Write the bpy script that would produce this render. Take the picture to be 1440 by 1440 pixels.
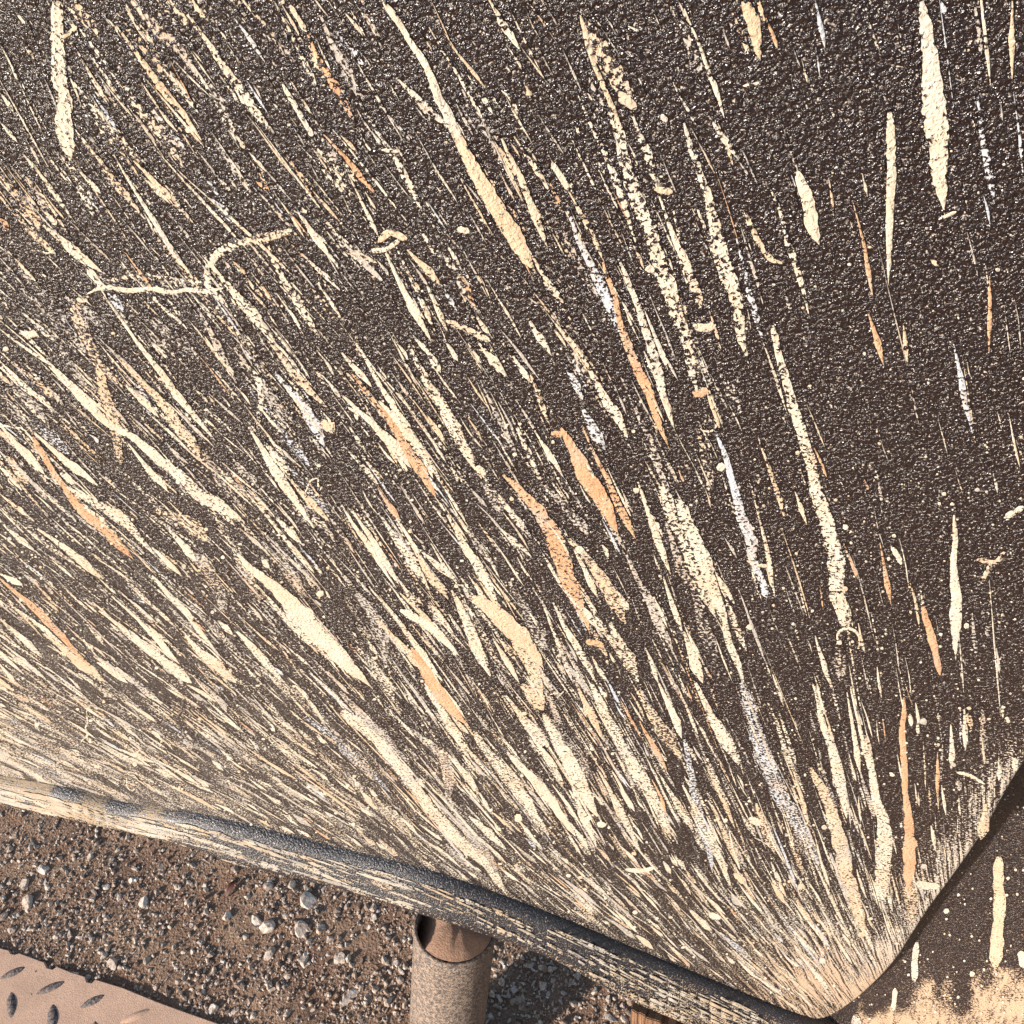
import bpy, bmesh, math, random
import numpy as np
from mathutils import Vector, Matrix

# ------------------------------------------------------------------ camera, sky, sun
rnd = random.Random(11)
nrs = np.random.RandomState(5)
F = 1440.0
n2 = np.array([-.279, .96]); n2 /= np.linalg.norm(n2)
e2 = np.array([n2[1], -n2[0]])
DV, SV = 1056.0, 700.0                      # panel's vanishing line and nadir along it
g_ = np.array([*(n2*DV + e2*SV), F]); g_ /= np.linalg.norm(g_)      # down, in (right, down, forward)
N_ = np.array([n2[0], n2[1], -DV/F]); N_ /= np.linalg.norm(N_)      # out of the panel
Zc, Yc = -g_, -N_
Xc = np.cross(Yc, Zc)
# (right, down, forward) is right-handed, so rows X,Y,Z map camera vectors to world
RW = np.array([Xc, Yc, Zc])
H = 0.28
LIP_Z = 0.30
def ray_dir(px, py):
    return RW @ np.array([(px-720.)/F, (py-720.)/F, 1.0])
d0 = ray_dir(600, 1240)
CAM = np.array([0., -H, 0.])
CAM[2] = LIP_Z - d0[2]*(H/d0[1])

scene = bpy.context.scene
for o in list(bpy.data.objects): bpy.data.objects.remove(o)
cam_data = bpy.data.cameras.new('camera')
cam = bpy.data.objects.new('camera', cam_data)
scene.collection.objects.link(cam)
r_, u_, f_ = RW @ np.array([1,0,0.]), RW @ np.array([0,-1.,0]), RW @ np.array([0,0,1.])
cam.matrix_world = Matrix(((r_[0],u_[0],-f_[0],CAM[0]),(r_[1],u_[1],-f_[1],CAM[1]),(r_[2],u_[2],-f_[2],CAM[2]),(0,0,0,1)))
cam_data.sensor_width = 36; cam_data.lens = 36
cam_data.clip_start = .01; cam_data.clip_end = 200
scene.camera = cam

SUN = Vector((-.62, -.69, .34)).normalized()         # direction towards the sun
world = bpy.data.worlds.new('World'); scene.world = world; world.use_nodes = True
wn = world.node_tree.nodes; wl = world.node_tree.links
sky = wn.new('ShaderNodeTexSky'); sky.sky_type = 'NISHITA'; sky.sun_disc = False
sky.sun_elevation = math.asin(SUN.z); sky.sun_rotation = math.atan2(SUN.x, SUN.y)
bg = wn['Background']; bg.inputs['Strength'].default_value = .10
wl.new(sky.outputs[0], bg.inputs['Color'])
sl = bpy.data.lights.new('sun', 'SUN'); sl.energy = 4.2; sl.angle = math.radians(2.5); sl.color = (1, .93, .865)
so = bpy.data.objects.new('sun', sl); scene.collection.objects.link(so)
so.rotation_euler = SUN.to_track_quat('Z', 'Y').to_euler()
scene.view_settings.view_transform = 'Standard'; scene.view_settings.look = 'None'
scene.view_settings.exposure = 0.70; scene.view_settings.gamma = 1
scene.render.engine = 'CYCLES'

# ------------------------------------------------------------------ helpers
COL = scene.collection
def hit(px, py, p0, nrm):
    d = ray_dir(px, py); nrm = np.asarray(nrm, float)
    t = np.dot(np.asarray(p0, float)-CAM, nrm)/np.dot(d, nrm)
    return CAM + d*t
def hitv(P, p0, nrm):                       # vectorised
    P = np.asarray(P, float)
    D = np.stack([(P[:,0]-720)/F, (P[:,1]-720)/F, np.ones(len(P))], 1) @ RW.T
    nrm = np.asarray(nrm, float)
    t = np.dot(np.asarray(p0, float)-CAM, nrm)/(D @ nrm)
    return CAM + D*t[:,None]
def project(P):
    q = (np.asarray(P)-CAM) @ RW
    return np.stack([q[:,0]/q[:,2]*F+720, q[:,1]/q[:,2]*F+720], 1)

def link(name, me, mat, parent=None):
    o = bpy.data.objects.new(name, me); COL.objects.link(o)
    if mat is not None and len(me.materials) == 0: me.materials.append(mat)
    if parent is not None: o.parent = parent
    return o
def mesh(name, V, Fc, smooth=True, **attrs):
    me = bpy.data.meshes.new(name)
    me.from_pydata([tuple(map(float, v)) for v in V], [], Fc)
    for k, a in attrs.items():
        at = me.attributes.new(k, 'FLOAT', 'POINT'); at.data.foreach_set('value', np.asarray(a, np.float32))
    if smooth: me.polygons.foreach_set('use_smooth', [True]*len(me.polygons))
    me.update(); return me
def tag(o, label, cat, group=None):
    o['label'] = label; o['category'] = cat
    if group: o['group'] = group
    return o
def smooth01(a, b, x):
    t = np.clip((x-a)/(b-a), 0, 1); return t*t*(3-2*t)

_lat = nrs.rand(256, 256)
def vnoise(x, y):
    x = np.asarray(x, float); y = np.asarray(y, float)
    xi = np.floor(x).astype(int); yi = np.floor(y).astype(int); fx = x-xi; fy = y-yi
    fx = fx*fx*(3-2*fx); fy = fy*fy*(3-2*fy)
    a = _lat[xi%256, yi%256]; b = _lat[(xi+1)%256, yi%256]; c = _lat[xi%256, (yi+1)%256]; d = _lat[(xi+1)%256, (yi+1)%256]
    return (a*(1-fx)+b*fx)*(1-fy)+(c*(1-fx)+d*fx)*fy
def fbm(x, y, o=4):
    s = 0; a = .5; 
    for i in range(o): s = s+a*vnoise(x*2**i+17*i, y*2**i+31*i); a *= .5
    return s/(1-.5**o)

# ------------------------------------------------------------------ node groups and materials
def nd(nt, t, **kw):
    n = nt.nodes.new(t)
    for k, v in kw.items(): setattr(n, k, v)
    return n
def mth(nt, op, a, b=None, c=None, clamp=False):
    n = nd(nt, 'ShaderNodeMath', operation=op, use_clamp=clamp)
    for i, v in enumerate((a, b, c)):
        if v is None: continue
        if isinstance(v, (int, float)): n.inputs[i].default_value = v
        else: nt.links.new(v, n.inputs[i])
    return n.outputs[0]
def rng(nt, v, a, b, c=0., d=1., smooth=False):
    n = nd(nt, 'ShaderNodeMapRange'); n.interpolation_type = 'SMOOTHSTEP' if smooth else 'LINEAR'
    nt.links.new(v, n.inputs[0])
    for i, x in enumerate((a, b, c, d)):
        if isinstance(x, (int, float)): n.inputs[i+1].default_value = x
        else: nt.links.new(x, n.inputs[i+1])
    return n.outputs[0]
def noise(nt, vec, scale, detail=2., rough=.5, dist=0.):
    n = nd(nt, 'ShaderNodeTexNoise'); n.inputs['Scale'].default_value = scale
    n.inputs['Detail'].default_value = detail; n.inputs['Roughness'].default_value = rough; n.inputs['Distortion'].default_value = dist
    if vec is not None: nt.links.new(vec, n.inputs['Vector'])
    return n.outputs['Fac']
def mixc(nt, f, a, b):
    n = nd(nt, 'ShaderNodeMix', data_type='RGBA')
    for s, v in ((n.inputs[0], f), (n.inputs[6], a), (n.inputs[7], b)):
        if isinstance(v, (int, float)): s.default_value = v
        elif isinstance(v, tuple): s.default_value = (*v[:3], 1)
        else: nt.links.new(v, s)
    return n.outputs[2]

# moulded leather-like grain of the plastic: one group shared by plastic and the mud lying in it
def grain(nt, pos):
    a = noise(nt, pos, 600, 2.2, .58, .4)
    return rng(nt, a, .30, .70)

def newmat(name):
    m = bpy.data.materials.new(name); m.use_nodes = True
    return m, m.node_tree, m.node_tree.nodes['Principled BSDF'], m.node_tree.nodes['Material Output']

CORNER_P = CAM + ray_dir(1160, 1400)*(H/ray_dir(1160, 1400)[1])      # lower tip of the panel, where tan dirt caked
FILM1, FILM2 = (.50, .43, .36), (.60, .51, .40)
def skin(name, mudc=None, mudc2=None, base=(.0125, .0050, .0052), rough=.24, dust=.07, bumpd=.00098, polar=1.0, spec=.9, film=(FILM1, FILM2)):
    """grained black plastic with caught dust, painted glints and a dust film (attributes film/across/along); with mudc also dried mud in the grain (attribute cover)"""
    m, nt, b, out = newmat(name)
    pos = nd(nt, 'ShaderNodeNewGeometry').outputs['Position']
    at = lambda k: nd(nt, 'ShaderNodeAttribute', attribute_name=k).outputs['Fac']
    g = grain(nt, pos)
    nf = noise(nt, pos, 1300, 1.0); n1 = noise(nt, pos, 9, 1); nl = noise(nt, pos, 70, 1)
    # pale grains: caught dust, plus glints painted denser leftwards for the sheen
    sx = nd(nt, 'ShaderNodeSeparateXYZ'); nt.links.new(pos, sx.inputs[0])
    dust_glint_amt = mth(nt, 'MULTIPLY', mth(nt, 'MULTIPLY', rng(nt, n1, .3, .7, .5, 1.5), dust), rng(nt, sx.outputs[0], .08, -.28, .15, 1.1))
    dust_glint = rng(nt, mth(nt, 'ADD', mth(nt, 'MULTIPLY', nf, .75), mth(nt, 'MULTIPLY', g, .30)), mth(nt, 'SUBTRACT', .78, dust_glint_amt), mth(nt, 'SUBTRACT', .88, dust_glint_amt), 0, .7, True)
    cx = nd(nt, 'ShaderNodeCombineXYZ'); nt.links.new(at('across'), cx.inputs[0]); nt.links.new(at('along'), cx.inputs[1])
    st = noise(nt, cx.outputs[0], 1.0, 3, .6, .25)
    fc = mth(nt, 'MULTIPLY', at('film'), rng(nt, st, .40, .60, 1-polar, 1+polar*.75))
    lev = mth(nt, 'ADD', rng(nt, g, .16, .84), mth(nt, 'MULTIPLY', mth(nt, 'SUBTRACT', nf, .5), .55))
    fa = rng(nt, mth(nt, 'SUBTRACT', fc, lev), -.05, .11, 0, 1, True)
    fa = mth(nt, 'MAXIMUM', dust_glint, fa)
    vd = nd(nt, 'ShaderNodeVectorMath', operation='DISTANCE'); nt.links.new(pos, vd.inputs[0]); vd.inputs[1].default_value = tuple(CORNER_P)
    fcol = mixc(nt, rng(nt, vd.outputs['Value'], .22, .05, 0, .85, True), mixc(nt, nl, *film), (.50, .355, .235))
    col = mixc(nt, fa, base, fcol)
    body = fa
    if mudc:
        al = rng(nt, mth(nt, 'SUBTRACT', mth(nt, 'MULTIPLY', at('cover'), 1.10), lev), -.04, .12, 0, 1, True)
        mc = mixc(nt, rng(nt, nl, .35, .65), mudc, mudc2)
        nv = noise(nt, pos, 26, 2)
        mc = mixc(nt, rng(nt, nv, .50, .68, 0, .55), mc, (.56, .40, .26))
        mc = mixc(nt, rng(nt, nv, .46, .30, 0, .55), mc, (.47, .43, .39))
        mc = mixc(nt, rng(nt, nf, .35, .75, 0, .30), mc, tuple(x*.62 for x in mudc))
        col = mixc(nt, al, col, mc); body = mth(nt, 'MAXIMUM', fa, al)
    nt.links.new(col, b.inputs['Base Color'])
    nt.links.new(rng(nt, body, 0, 1, rough, .92), b.inputs['Roughness'])
    nt.links.new(rng(nt, body, 0, 1, spec, .12), b.inputs['Specular IOR Level'])
    nt.links.new(rng(nt, body, 0, 1, .22, 0), b.inputs['Coat Weight']); b.inputs['Coat Roughness'].default_value = .36
    bp = nd(nt, 'ShaderNodeBump'); bp.inputs['Strength'].default_value = 1
    nt.links.new(rng(nt, body, 0, 1, bumpd, bumpd*.50), bp.inputs['Distance'])
    nt.links.new(g, bp.inputs['Height']); nt.links.new(bp.outputs[0], b.inputs['Normal'])
    return m

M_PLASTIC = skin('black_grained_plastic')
SFILM = ((.42, .31, .205), (.48, .37, .25))
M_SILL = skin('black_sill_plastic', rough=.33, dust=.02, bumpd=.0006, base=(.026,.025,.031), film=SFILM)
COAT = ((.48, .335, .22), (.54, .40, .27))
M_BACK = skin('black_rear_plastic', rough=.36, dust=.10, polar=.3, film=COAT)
MC = {'c': ((.62, .53, .405), (.69, .61, .485)), 't': ((.59, .44, .30), (.63, .50, .35)), 'o': ((.56, .31, .17), (.60, .38, .23)),
      'b': ((.50, .52, .56), (.58, .58, .58)), 'g': ((.44, .39, .34), (.52, .46, .39))}
NAME = {'c':'cream','t':'tan','o':'orange','g':'grey','b':'pale_blue'}
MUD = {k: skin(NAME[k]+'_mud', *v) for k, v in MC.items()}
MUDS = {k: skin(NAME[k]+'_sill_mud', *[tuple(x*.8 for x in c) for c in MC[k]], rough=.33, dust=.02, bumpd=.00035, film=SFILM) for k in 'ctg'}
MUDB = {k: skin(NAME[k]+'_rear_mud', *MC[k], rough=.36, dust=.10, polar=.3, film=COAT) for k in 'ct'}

# ------------------------------------------------------------------ ground, gravel
def soil_mat():
    m, nt, b, out = newmat('dirt')
    pos = nd(nt, 'ShaderNodeNewGeometry').outputs['Position']
    a = noise(nt, pos, 14, 4); f = noise(nt, pos, 300, 5, .68)
    v = nd(nt, 'ShaderNodeTexVoronoi', feature='F1'); v.inputs['Scale'].default_value = 330; nt.links.new(pos, v.inputs['Vector'])
    c = mixc(nt, rng(nt, a, .35, .65), (.25, .135, .080), (.38, .235, .145))
    c = mixc(nt, rng(nt, f, .54, .66), c, (.50, .38, .28))
    c = mixc(nt, rng(nt, f, .44, .28), c, (.06, .030, .018))
    nt.links.new(c, b.inputs['Base Color']); b.inputs['Roughness'].default_value = .95
    bp = nd(nt, 'ShaderNodeBump'); bp.inputs['Distance'].default_value = .006; bp.inputs['Strength'].default_value = 1
    nt.links.new(mth(nt, 'ADD', f, mth(nt, 'MULTIPLY', v.outputs['Distance'], .5)), bp.inputs['Height']); nt.links.new(bp.outputs[0], b.inputs['Normal'])
    return m
M_SOIL = soil_mat()
def stone_mat(name, c1, c2):
    m, nt, b, out = newmat(name)
    pos = nd(nt, 'ShaderNodeNewGeometry').outputs['Position']
    oi = nd(nt, 'ShaderNodeObjectInfo').outputs['Random']
    f = noise(nt, pos, 260, 4, .6)
    c = mixc(nt, rng(nt, f, .35, .68), c1, c2)
    c = mixc(nt, mth(nt, 'MULTIPLY', oi, .75), c, (.36, .25, .17))
    c = mixc(nt, nd(nt, 'ShaderNodeAttribute', attribute_name='shade').outputs['Fac'], c, (.20, .115, .07))
    nb = noise(nt, pos, 120, 2); c = mixc(nt, rng(nt, nb, .52, .66, 0, .8), c, (.24, .15, .095))
    nt.links.new(c, b.inputs['Base Color']); b.inputs['Roughness'].default_value = .75
    bp = nd(nt, 'ShaderNodeBump'); bp.inputs['Distance'].default_value = .0012; nt.links.new(f, bp.inputs['Height']); nt.links.new(bp.outputs[0], b.inputs['Normal'])
    return m
M_STONE = stone_mat('pale_stone', (.48, .38, .30), (.82, .73, .63))
M_GRIT = stone_mat('grit_stone', (.38, .28, .20), (.80, .69, .58))

gc = hit(420, 1330, (0,0,0), (0,0,1))
# fine relief where the photograph looks, one wide sheet around it
def ground_h(x, y):
    return .007*(fbm(x*14+3, y*14+9, 4)-.5) + .004*(fbm(x*80, y*80, 3)-.5)
xs = np.concatenate([np.linspace(-4, gc[0]-.75, 10)[:-1], np.arange(gc[0]-.75, gc[0]+.75, .0045), np.linspace(gc[0]+.75, 4, 10)])
ys = np.concatenate([np.linspace(-4, gc[1]-.45, 10)[:-1], np.arange(gc[1]-.45, gc[1]+.45, .0045), np.linspace(gc[1]+.45, 4, 10)])
X, Y = np.meshgrid(xs, ys, indexing='ij')
Zg = ground_h(X, Y)
nx, ny = X.shape
idx = np.arange(nx*ny).reshape(nx, ny)
fc = np.stack([idx[:-1,:-1], idx[1:,:-1], idx[1:,1:], idx[:-1,1:]], -1).reshape(-1, 4).tolist()
ground = link('ground', mesh('ground', np.stack([X, Y, Zg], -1).reshape(-1, 3), fc), M_SOIL)
ground['kind'] = 'structure'; ground['label'] = 'brown gravelly dirt ground below the splattered panel'

def ico(sub):
    bm = bmesh.new(); bmesh.ops.create_icosphere(bm, subdivisions=sub, radius=1)
    bm.verts.ensure_lookup_table()
    V = np.array([v.co[:] for v in bm.verts]); Fc = [[v.index for v in f.verts] for f in bm.faces]; bm.free(); return V, Fc
IV, IF = ico(2); JV, JF = ico(1)
def stone_shape(V, r):
    # angular chips: clip the sphere by random planes
    P = V.copy()
    for _ in range(13):
        n = np.array([r.gauss(0,1) for _ in range(3)]); n /= np.linalg.norm(n)
        d = r.uniform(.38, .8); s = P @ n
        P -= np.outer(np.maximum(s-d, 0), n)
    P *= np.array([r.uniform(.8, 1.25), r.uniform(.7, 1.0), r.uniform(.5, .85)])
    return P
stone_meshes = []
for k in range(14):
    me = mesh('stone', stone_shape(IV, rnd), IF, smooth=False); me.materials.append(M_STONE); stone_meshes.append(me)
# photographed stones (pixel, size in pixels), then more of their kind scattered around
STONES = [(60,1222,24),(37,1240,22),(38,1270,30),(22,1255,16),(127,1205,16),(224,1220,16),(200,1270,22),(168,1262,12),(43,1306,17),(15,1310,14),(97,1312,15),(80,1318,12),
 (117,1317,13),(146,1318,15),(128,1325,14),(160,1355,24),(209,1350,18),(320,1290,18),(378,1248,22),(432,1268,36),(410,1246,16),(453,1250,15),(365,1296,24),(378,1302,30),(428,1305,32),
 (454,1305,22),(380,1340,22),(428,1352,22),(463,1320,14),(481,1350,24),(383,1392,20),(375,1374,12),(493,1402,30),(516,1402,26),(530,1390,16),(523,1278,18),(526,1292,14),(545,1352,14),
 (558,1356,16),(435,1325,11),(488,1330,12),(475,1332,10),(400,1330,10),(407,1345,10),(490,1375,10),(455,1374,10),(323,1405,10),(300,1421,22),(325,1425,14),(310,1358,10),(345,1317,14),
 (745,1358,18),(760,1360,14),(812,1374,14),(765,1385,16),(858,1430,22),(878,1435,14),(800,1384,8),(770,1398,10),(720,1392,12),(698,1372,10),(715,1398,10),(735,1405,14),(690,1428,14),
 (150,1246,14),(185,1240,14),(100,1280,10),(120,1262,10),(250,1248,14),(240,1262,10),(270,1300,10),(285,1285,10),(270,1340,10),(250,1380,12),(228,1330,10),(190,1325,10),(210,1310,10),
 (0,1250,16),(5,1290,16),(0,1215,12),(45,1190,12),(20,1175,12),(80,1185,10),(170,1200,10),(345,1260,10),(355,1430,16),(340,1380,12),(285,1395,10),(405,1425,14),(440,1420,12),(470,1410,14),(545,1410,16),(556,1425,14),(505,1430,12)]
stones = []
def put_stone(x, y, r, tall=1.):
    o = bpy.data.objects.new('stone', rnd.choice(stone_meshes)); COL.objects.link(o); o.parent = ground
    o.location = (x, y, float(ground_h(np.array(x), np.array(y)))-r*.12)
    o.rotation_euler = (rnd.uniform(-.5,.5), rnd.uniform(-.5,.5), rnd.uniform(0, 6.28)); o.scale = (r, r, r*tall)
for px, py, s in STONES:
    p = hit(px, py, (0,0,0), (0,0,1)); dep = np.dot(p-CAM, f_)
    put_stone(p[0], p[1], s*.5*dep/F*1.12)
for k in range(50):
    p = gc + np.array([rnd.uniform(-.6, .6), rnd.uniform(-.3, .3), 0]); q = project(p[None])[0]
    if -5 < q[0] < 1445 and q[1] < 1445: continue
    put_stone(p[0], p[1], rnd.uniform(.004, .011))
nsm = 0
while nsm < 145:
    px, py = rnd.uniform(-40, 960), rnd.uniform(1140, 1470)
    if py < np.interp(px, [0,267,563,960], [1140,1200,1285,1440]): continue
    p = hit(px, py, (0,0,0), (0,0,1)); dep = np.dot(p-CAM, f_)
    put_stone(p[0], p[1], rnd.uniform(3.2, 6.)*dep/F); nsm += 1
# grit: thousands of tiny chips, uncountable
VV, FF, base = [], [], 0
shapes = [stone_shape(JV, rnd) for _ in range(12)]
SH = []
for k in range(22000):
    if k % 5:
        p = hit(rnd.uniform(-80, 1010), rnd.uniform(1120, 1480), (0,0,0), (0,0,1)); x, y = p[0], p[1]
    else: x, y = gc[0]+rnd.uniform(-.62, .62), gc[1]+rnd.uniform(-.3, .3)
    if fbm(np.array(x*22.), np.array(y*22.), 3) < rnd.uniform(.2, .62): continue
    s = min(.0065, rnd.lognormvariate(math.log(.0019), .52)); SH += [max(0, rnd.uniform(-.35, .9))]*len(JV)
    a = rnd.uniform(0, 6.28); c, sn = math.cos(a), math.sin(a)
    S = shapes[k % 12] @ np.array([[c, sn, 0], [-sn, c, 0], [0, 0, 1]])
    VV.append(S*s + np.array([x, y, float(ground_h(np.array(x), np.array(y)))+s*.2])); FF += [[i+base for i in f] for f in JF]; base += len(JV)
grit = link('gravel', mesh('gravel', np.concatenate(VV), FF, smooth=False, shade=SH), M_GRIT)
grit['kind'] = 'stuff'; grit['label'] = 'fine pale gravel and grit scattered over the brown dirt'; grit['category'] = 'gravel'

# ------------------------------------------------------------------ main panel
PN = (0, -1, 0)
LIP = [(-520,1006),(-300,1040),(-120,1071),(0,1090),(90,1106),(170,1127),(300,1148),(470,1190),(600,1222),(700,1256),(800,1294),(900,1336),(960,1360),(1060,1401),(1110,1421),(1138,1430)]
CORNER = [(1150,1432),(1163,1429),(1182,1418),(1205,1401),(1232,1376),(1250,1356),(1265,1335),(1300,1280),(1340,1225),(1380,1165),(1410,1110),(1440,1062),(1490,985),(1560,890),(1640,790)]
def densify(P, step):
    P = np.asarray(P, float); out = [P[0]]
    for a, b in zip(P[:-1], P[1:]):
        k = max(1, int(np.linalg.norm(b-a)/step))
        for i in range(1, k+1): out.append(a+(b-a)*i/k)
    return np.array(out)
def catmull(P, step=12):
    P = np.asarray(P, float)
    Q = np.vstack([2*P[0]-P[1], P, 2*P[-1]-P[-2]]); out = []
    for i in range(1, len(Q)-2):
        k = max(2, int(np.linalg.norm(Q[i+1]-Q[i])/step))
        for t in np.linspace(0, 1, k, endpoint=False):
            out.append(.5*((2*Q[i])+(-Q[i-1]+Q[i+1])*t+(2*Q[i-1]-5*Q[i]+4*Q[i+1]-Q[i+2])*t*t+(-Q[i-1]+3*Q[i]-3*Q[i+1]+Q[i+2])*t**3))
    out.append(Q[-2]); return np.array(out)
OUTPX = catmull(LIP+CORNER, 14)
OUT = hitv(OUTPX, (0,0,0), PN)
def lipd(x, y): return (np.interp(x, [p[0] for p in LIP+[(1163,1429)]], [p[1] for p in LIP+[(1163,1429)]]) - y)*.96
def inside(x, y):
    if x <= 1150: return y < np.interp(x, [p[0] for p in LIP], [p[1] for p in LIP])-2
    return y < np.interp(x, [p[0] for p in CORNER], [p[1] for p in CORNER])-4
# dust field of the panel (where the dirt was thrown): heavier towards the lip, the far end and the corner
def film_at(V):
    q2 = project(V); fx = np.clip(q2[:,0], -600, 1700); fy = np.clip(q2[:,1], -500, 1440)
    ld = np.maximum(lipd(np.minimum(fx, 1163), fy), 0)
    cv = .18*np.exp(-ld/90.)*(1-.35*smooth01(500, 1000, fx))
    cv += .09*np.exp(-ld/420.)*(1-.95*smooth01(450, 1050, fx))
    cv += .22*smooth01(150, 10, ld)*smooth01(420, -60, fx)
    q = np.hypot((fx-1150)/85., (fy-1372)/66.); cv += .66*np.exp(-q*q)
    q = np.hypot((fx-1120)/120., (fy-1310)/90.); cv += .08*np.exp(-q*q)
    cx_ = np.interp(fy, [1062,1110,1165,1225,1280,1335,1400], [1440,1410,1380,1340,1300,1265,1205]); ed = (cx_-fx)*.82
    cv += .40*smooth01(60, 8, ed)*smooth01(1020, 1090, fy) + .25*smooth01(14, 0, ed)*smooth01(1000, 1080, fy)
    cv *= .55+.9*fbm(fx/60.+40, fy/70.+40, 3)
    pol = np.arctan2(1780.-fy, 1410.-fx); rad = np.hypot(1410.-fx, 1780.-fy)
    cw = np.exp(-(np.hypot(fx-1165, fy-1380)/140.)**2)
    return np.clip(cv, 0, 1.2), pol*170.+3*(fbm(fx/22., fy/22., 3)-.5)*cw+3*(fbm(fx/90.+9, fy/90., 2)-.5), np.log(rad)*9.
def attrs(V):
    a, b, c = film_at(np.asarray(V)); return dict(film=a, across=b, along=c)
ztop = CAM[2]+.10
loop = [tuple(p) for p in OUT] + [(OUT[-1][0]+.05, 0, OUT[-1][2]+.25), (OUT[-1][0]+.05, 0, ztop), (OUT[0][0], 0, ztop), (OUT[0][0], 0, OUT[0][2]+.3)]
loop = densify(loop+[loop[0]], .02)[:-1] if False else np.array(loop)
gx = np.arange(-500, 1640, 9.); gy = np.arange(-200, 1440, 9.)
PX, PY = np.meshgrid(gx, gy, indexing='ij'); gp = np.stack([PX.ravel(), PY.ravel()], 1)
gp = gp[[inside(a, b) and inside(a, b+6) and inside(a+5, b) for a, b in gp]]
gp = gp + nrs.rand(*gp.shape)*.8
G3 = hitv(gp, (0,0,0), PN)
from mathutils.geometry import delaunay_2d_cdt
nl_ = len(loop)
pts = [Vector((p[0], p[2])) for p in loop] + [Vector((p[0], p[2])) for p in G3 if OUT[0][0]+.005 < p[0] < OUT[-1][0]+.045 and p[2] < ztop-.01]
vo, eo, fo, *_ = delaunay_2d_cdt(pts, [(i, (i+1) % nl_) for i in range(nl_)], [], 1, 1e-7)
V = [np.array([v.x, 0, v.y]) for v in vo]; Fc = [list(f) for f in fo]
c0 = np.cross(V[Fc[0][1]]-V[Fc[0][0]], V[Fc[0][2]]-V[Fc[0][0]])
if c0[1] > 0: Fc = [f[::-1] for f in Fc]
# rim: rounded edge rolling back
cen = loop.mean(0); tan = np.roll(loop, -1, 0)-np.roll(loop, 1, 0); out2 = np.stack([tan[:,2], np.zeros(nl_), -tan[:,0]], 1); out2 /= np.linalg.norm(out2, axis=1)[:,None]
if np.mean((out2*(loop-cen)).sum(1)) < 0: out2 = -out2
prev = list(range(nl_))
key = {}
for k, (ro, yo) in enumerate([(.0011,.0003),(.0021,.0011),(.0028,.0023),(.003,.004),(.003,.011)]):
    b0 = len(V); V += [loop[i]+out2[i]*ro+np.array([0,yo,0]) for i in range(nl_)]; cur = list(range(b0, b0+nl_))
    for i in range(nl_): Fc.append([prev[i], prev[(i+1) % nl_], cur[(i+1) % nl_], cur[i]])
    prev = cur
Fc.append(prev[::-1])
me = mesh('body_panel', V, Fc, **attrs(np.array(V)))
bm = bmesh.new(); bm.from_mesh(me); bmesh.ops.recalc_face_normals(bm, faces=bm.faces); bm.to_mesh(me); bm.free()
panel = link('body_panel', me, M_PLASTIC)
tag(panel, 'large black grained plastic panel splattered with radiating cream and orange mud streaks', 'panel')

# ------------------------------------------------------------------ sill below the panel
A = math.radians(28)
beadpx = catmull([(-520,1009),(-300,1043),(-120,1074),(0,1093),(90,1109),(170,1130),(300,1151),(470,1193),(600,1225),(700,1259),(800,1297),(900,1339),(960,1363),(1060,1404),(1130,1432),(1190,1462),(1260,1500)], 14)
lowpx = catmull([(-520,1012),(-300,1063),(-120,1104),(0,1132),(133,1160),(267,1193),(333,1217),(450,1243),(563,1277),(693,1318),(780,1350),(890,1407),(960,1437),(1060,1478),(1130,1504),(1190,1530),(1260,1560)], 14)
lowx = np.interp(np.linspace(0,1,400), np.linspace(0,1,len(lowpx)), lowpx[:,0]); lowy = np.interp(lowx, lowpx[:,0], lowpx[:,1])
PB = hitv(beadpx, (0,0,0), PN)
prof_n, rows, scov = 16, [], []
dn = np.array([0, -math.sin(A), -math.cos(A)]); fnrm = np.array([0, -math.cos(A), math.sin(A)])
RB = .009
sill_mid = []
for (bx, by), P in zip(beadpx, PB):
    # rounded shoulder: starts behind the panel edge, bulges out, runs into the sloping face
    c = P + np.array([0, .006, -RB-.005])
    ring = []
    ring.append(c + np.array([0, .03, RB]))
    for k in range(9):
        a = math.pi/2 + (math.pi/2-A)*k/8
        ring.append(c + RB*np.array([0, math.cos(a)*1.7, math.sin(a)]))
    last = ring[-1]
    # end of the sloping face, found where the photograph's lower edge crosses it
    lx = bx + 6; ly = np.interp(lx, lowpx[:,0], lowpx[:,1])
    q = hit(lx, ly, last, fnrm); L = max(.012, np.dot(q-last, dn))
    for k in range(1, 6): ring.append(last + dn*L*k/5)
    e = ring[-1]
    ring += [e + np.array([0, .004, -.003]), e + np.array([0, .02, -.003])]
    rows.append(ring)
R = np.array(rows); nu, nv = R.shape[:2]
idx = np.arange(nu*nv).reshape(nu, nv)
fc = np.stack([idx[:-1,:-1], idx[:-1,1:], idx[1:,1:], idx[1:,:-1]], -1).reshape(-1,4).tolist()
su = np.repeat(np.arange(nu), nv); sv = np.tile(np.arange(nv), nu)
def sill_attrs(bxs, vrow, along, dist):
    facec = smooth01(8.2, 10.2, vrow)
    sc = facec*(.05+.62*smooth01(330, 150, bxs)+.22*smooth01(740, 960, bxs)+.10*(vrow-10)/5) + (1-facec)*(.95*smooth01(255, 190, bxs)*smooth01(.30, .45, vnoise(bxs/34.+.4, bxs*0+.5))+.03)
    return dict(film=sc, across=vrow*2.3-along*38+2*fbm(along*6, vrow*.2, 2), along=along*16)
PBL = np.cumsum(np.r_[0, np.linalg.norm(np.diff(PB, axis=0), axis=1)])
sdist = np.linalg.norm(R-R[:, 3:4], axis=2)
sill = link('sill_trim', mesh('sill_trim', R.reshape(-1,3), fc, **sill_attrs(beadpx[su,0], sv.astype(float), PBL[su], sdist.reshape(-1))), M_SILL)
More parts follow.
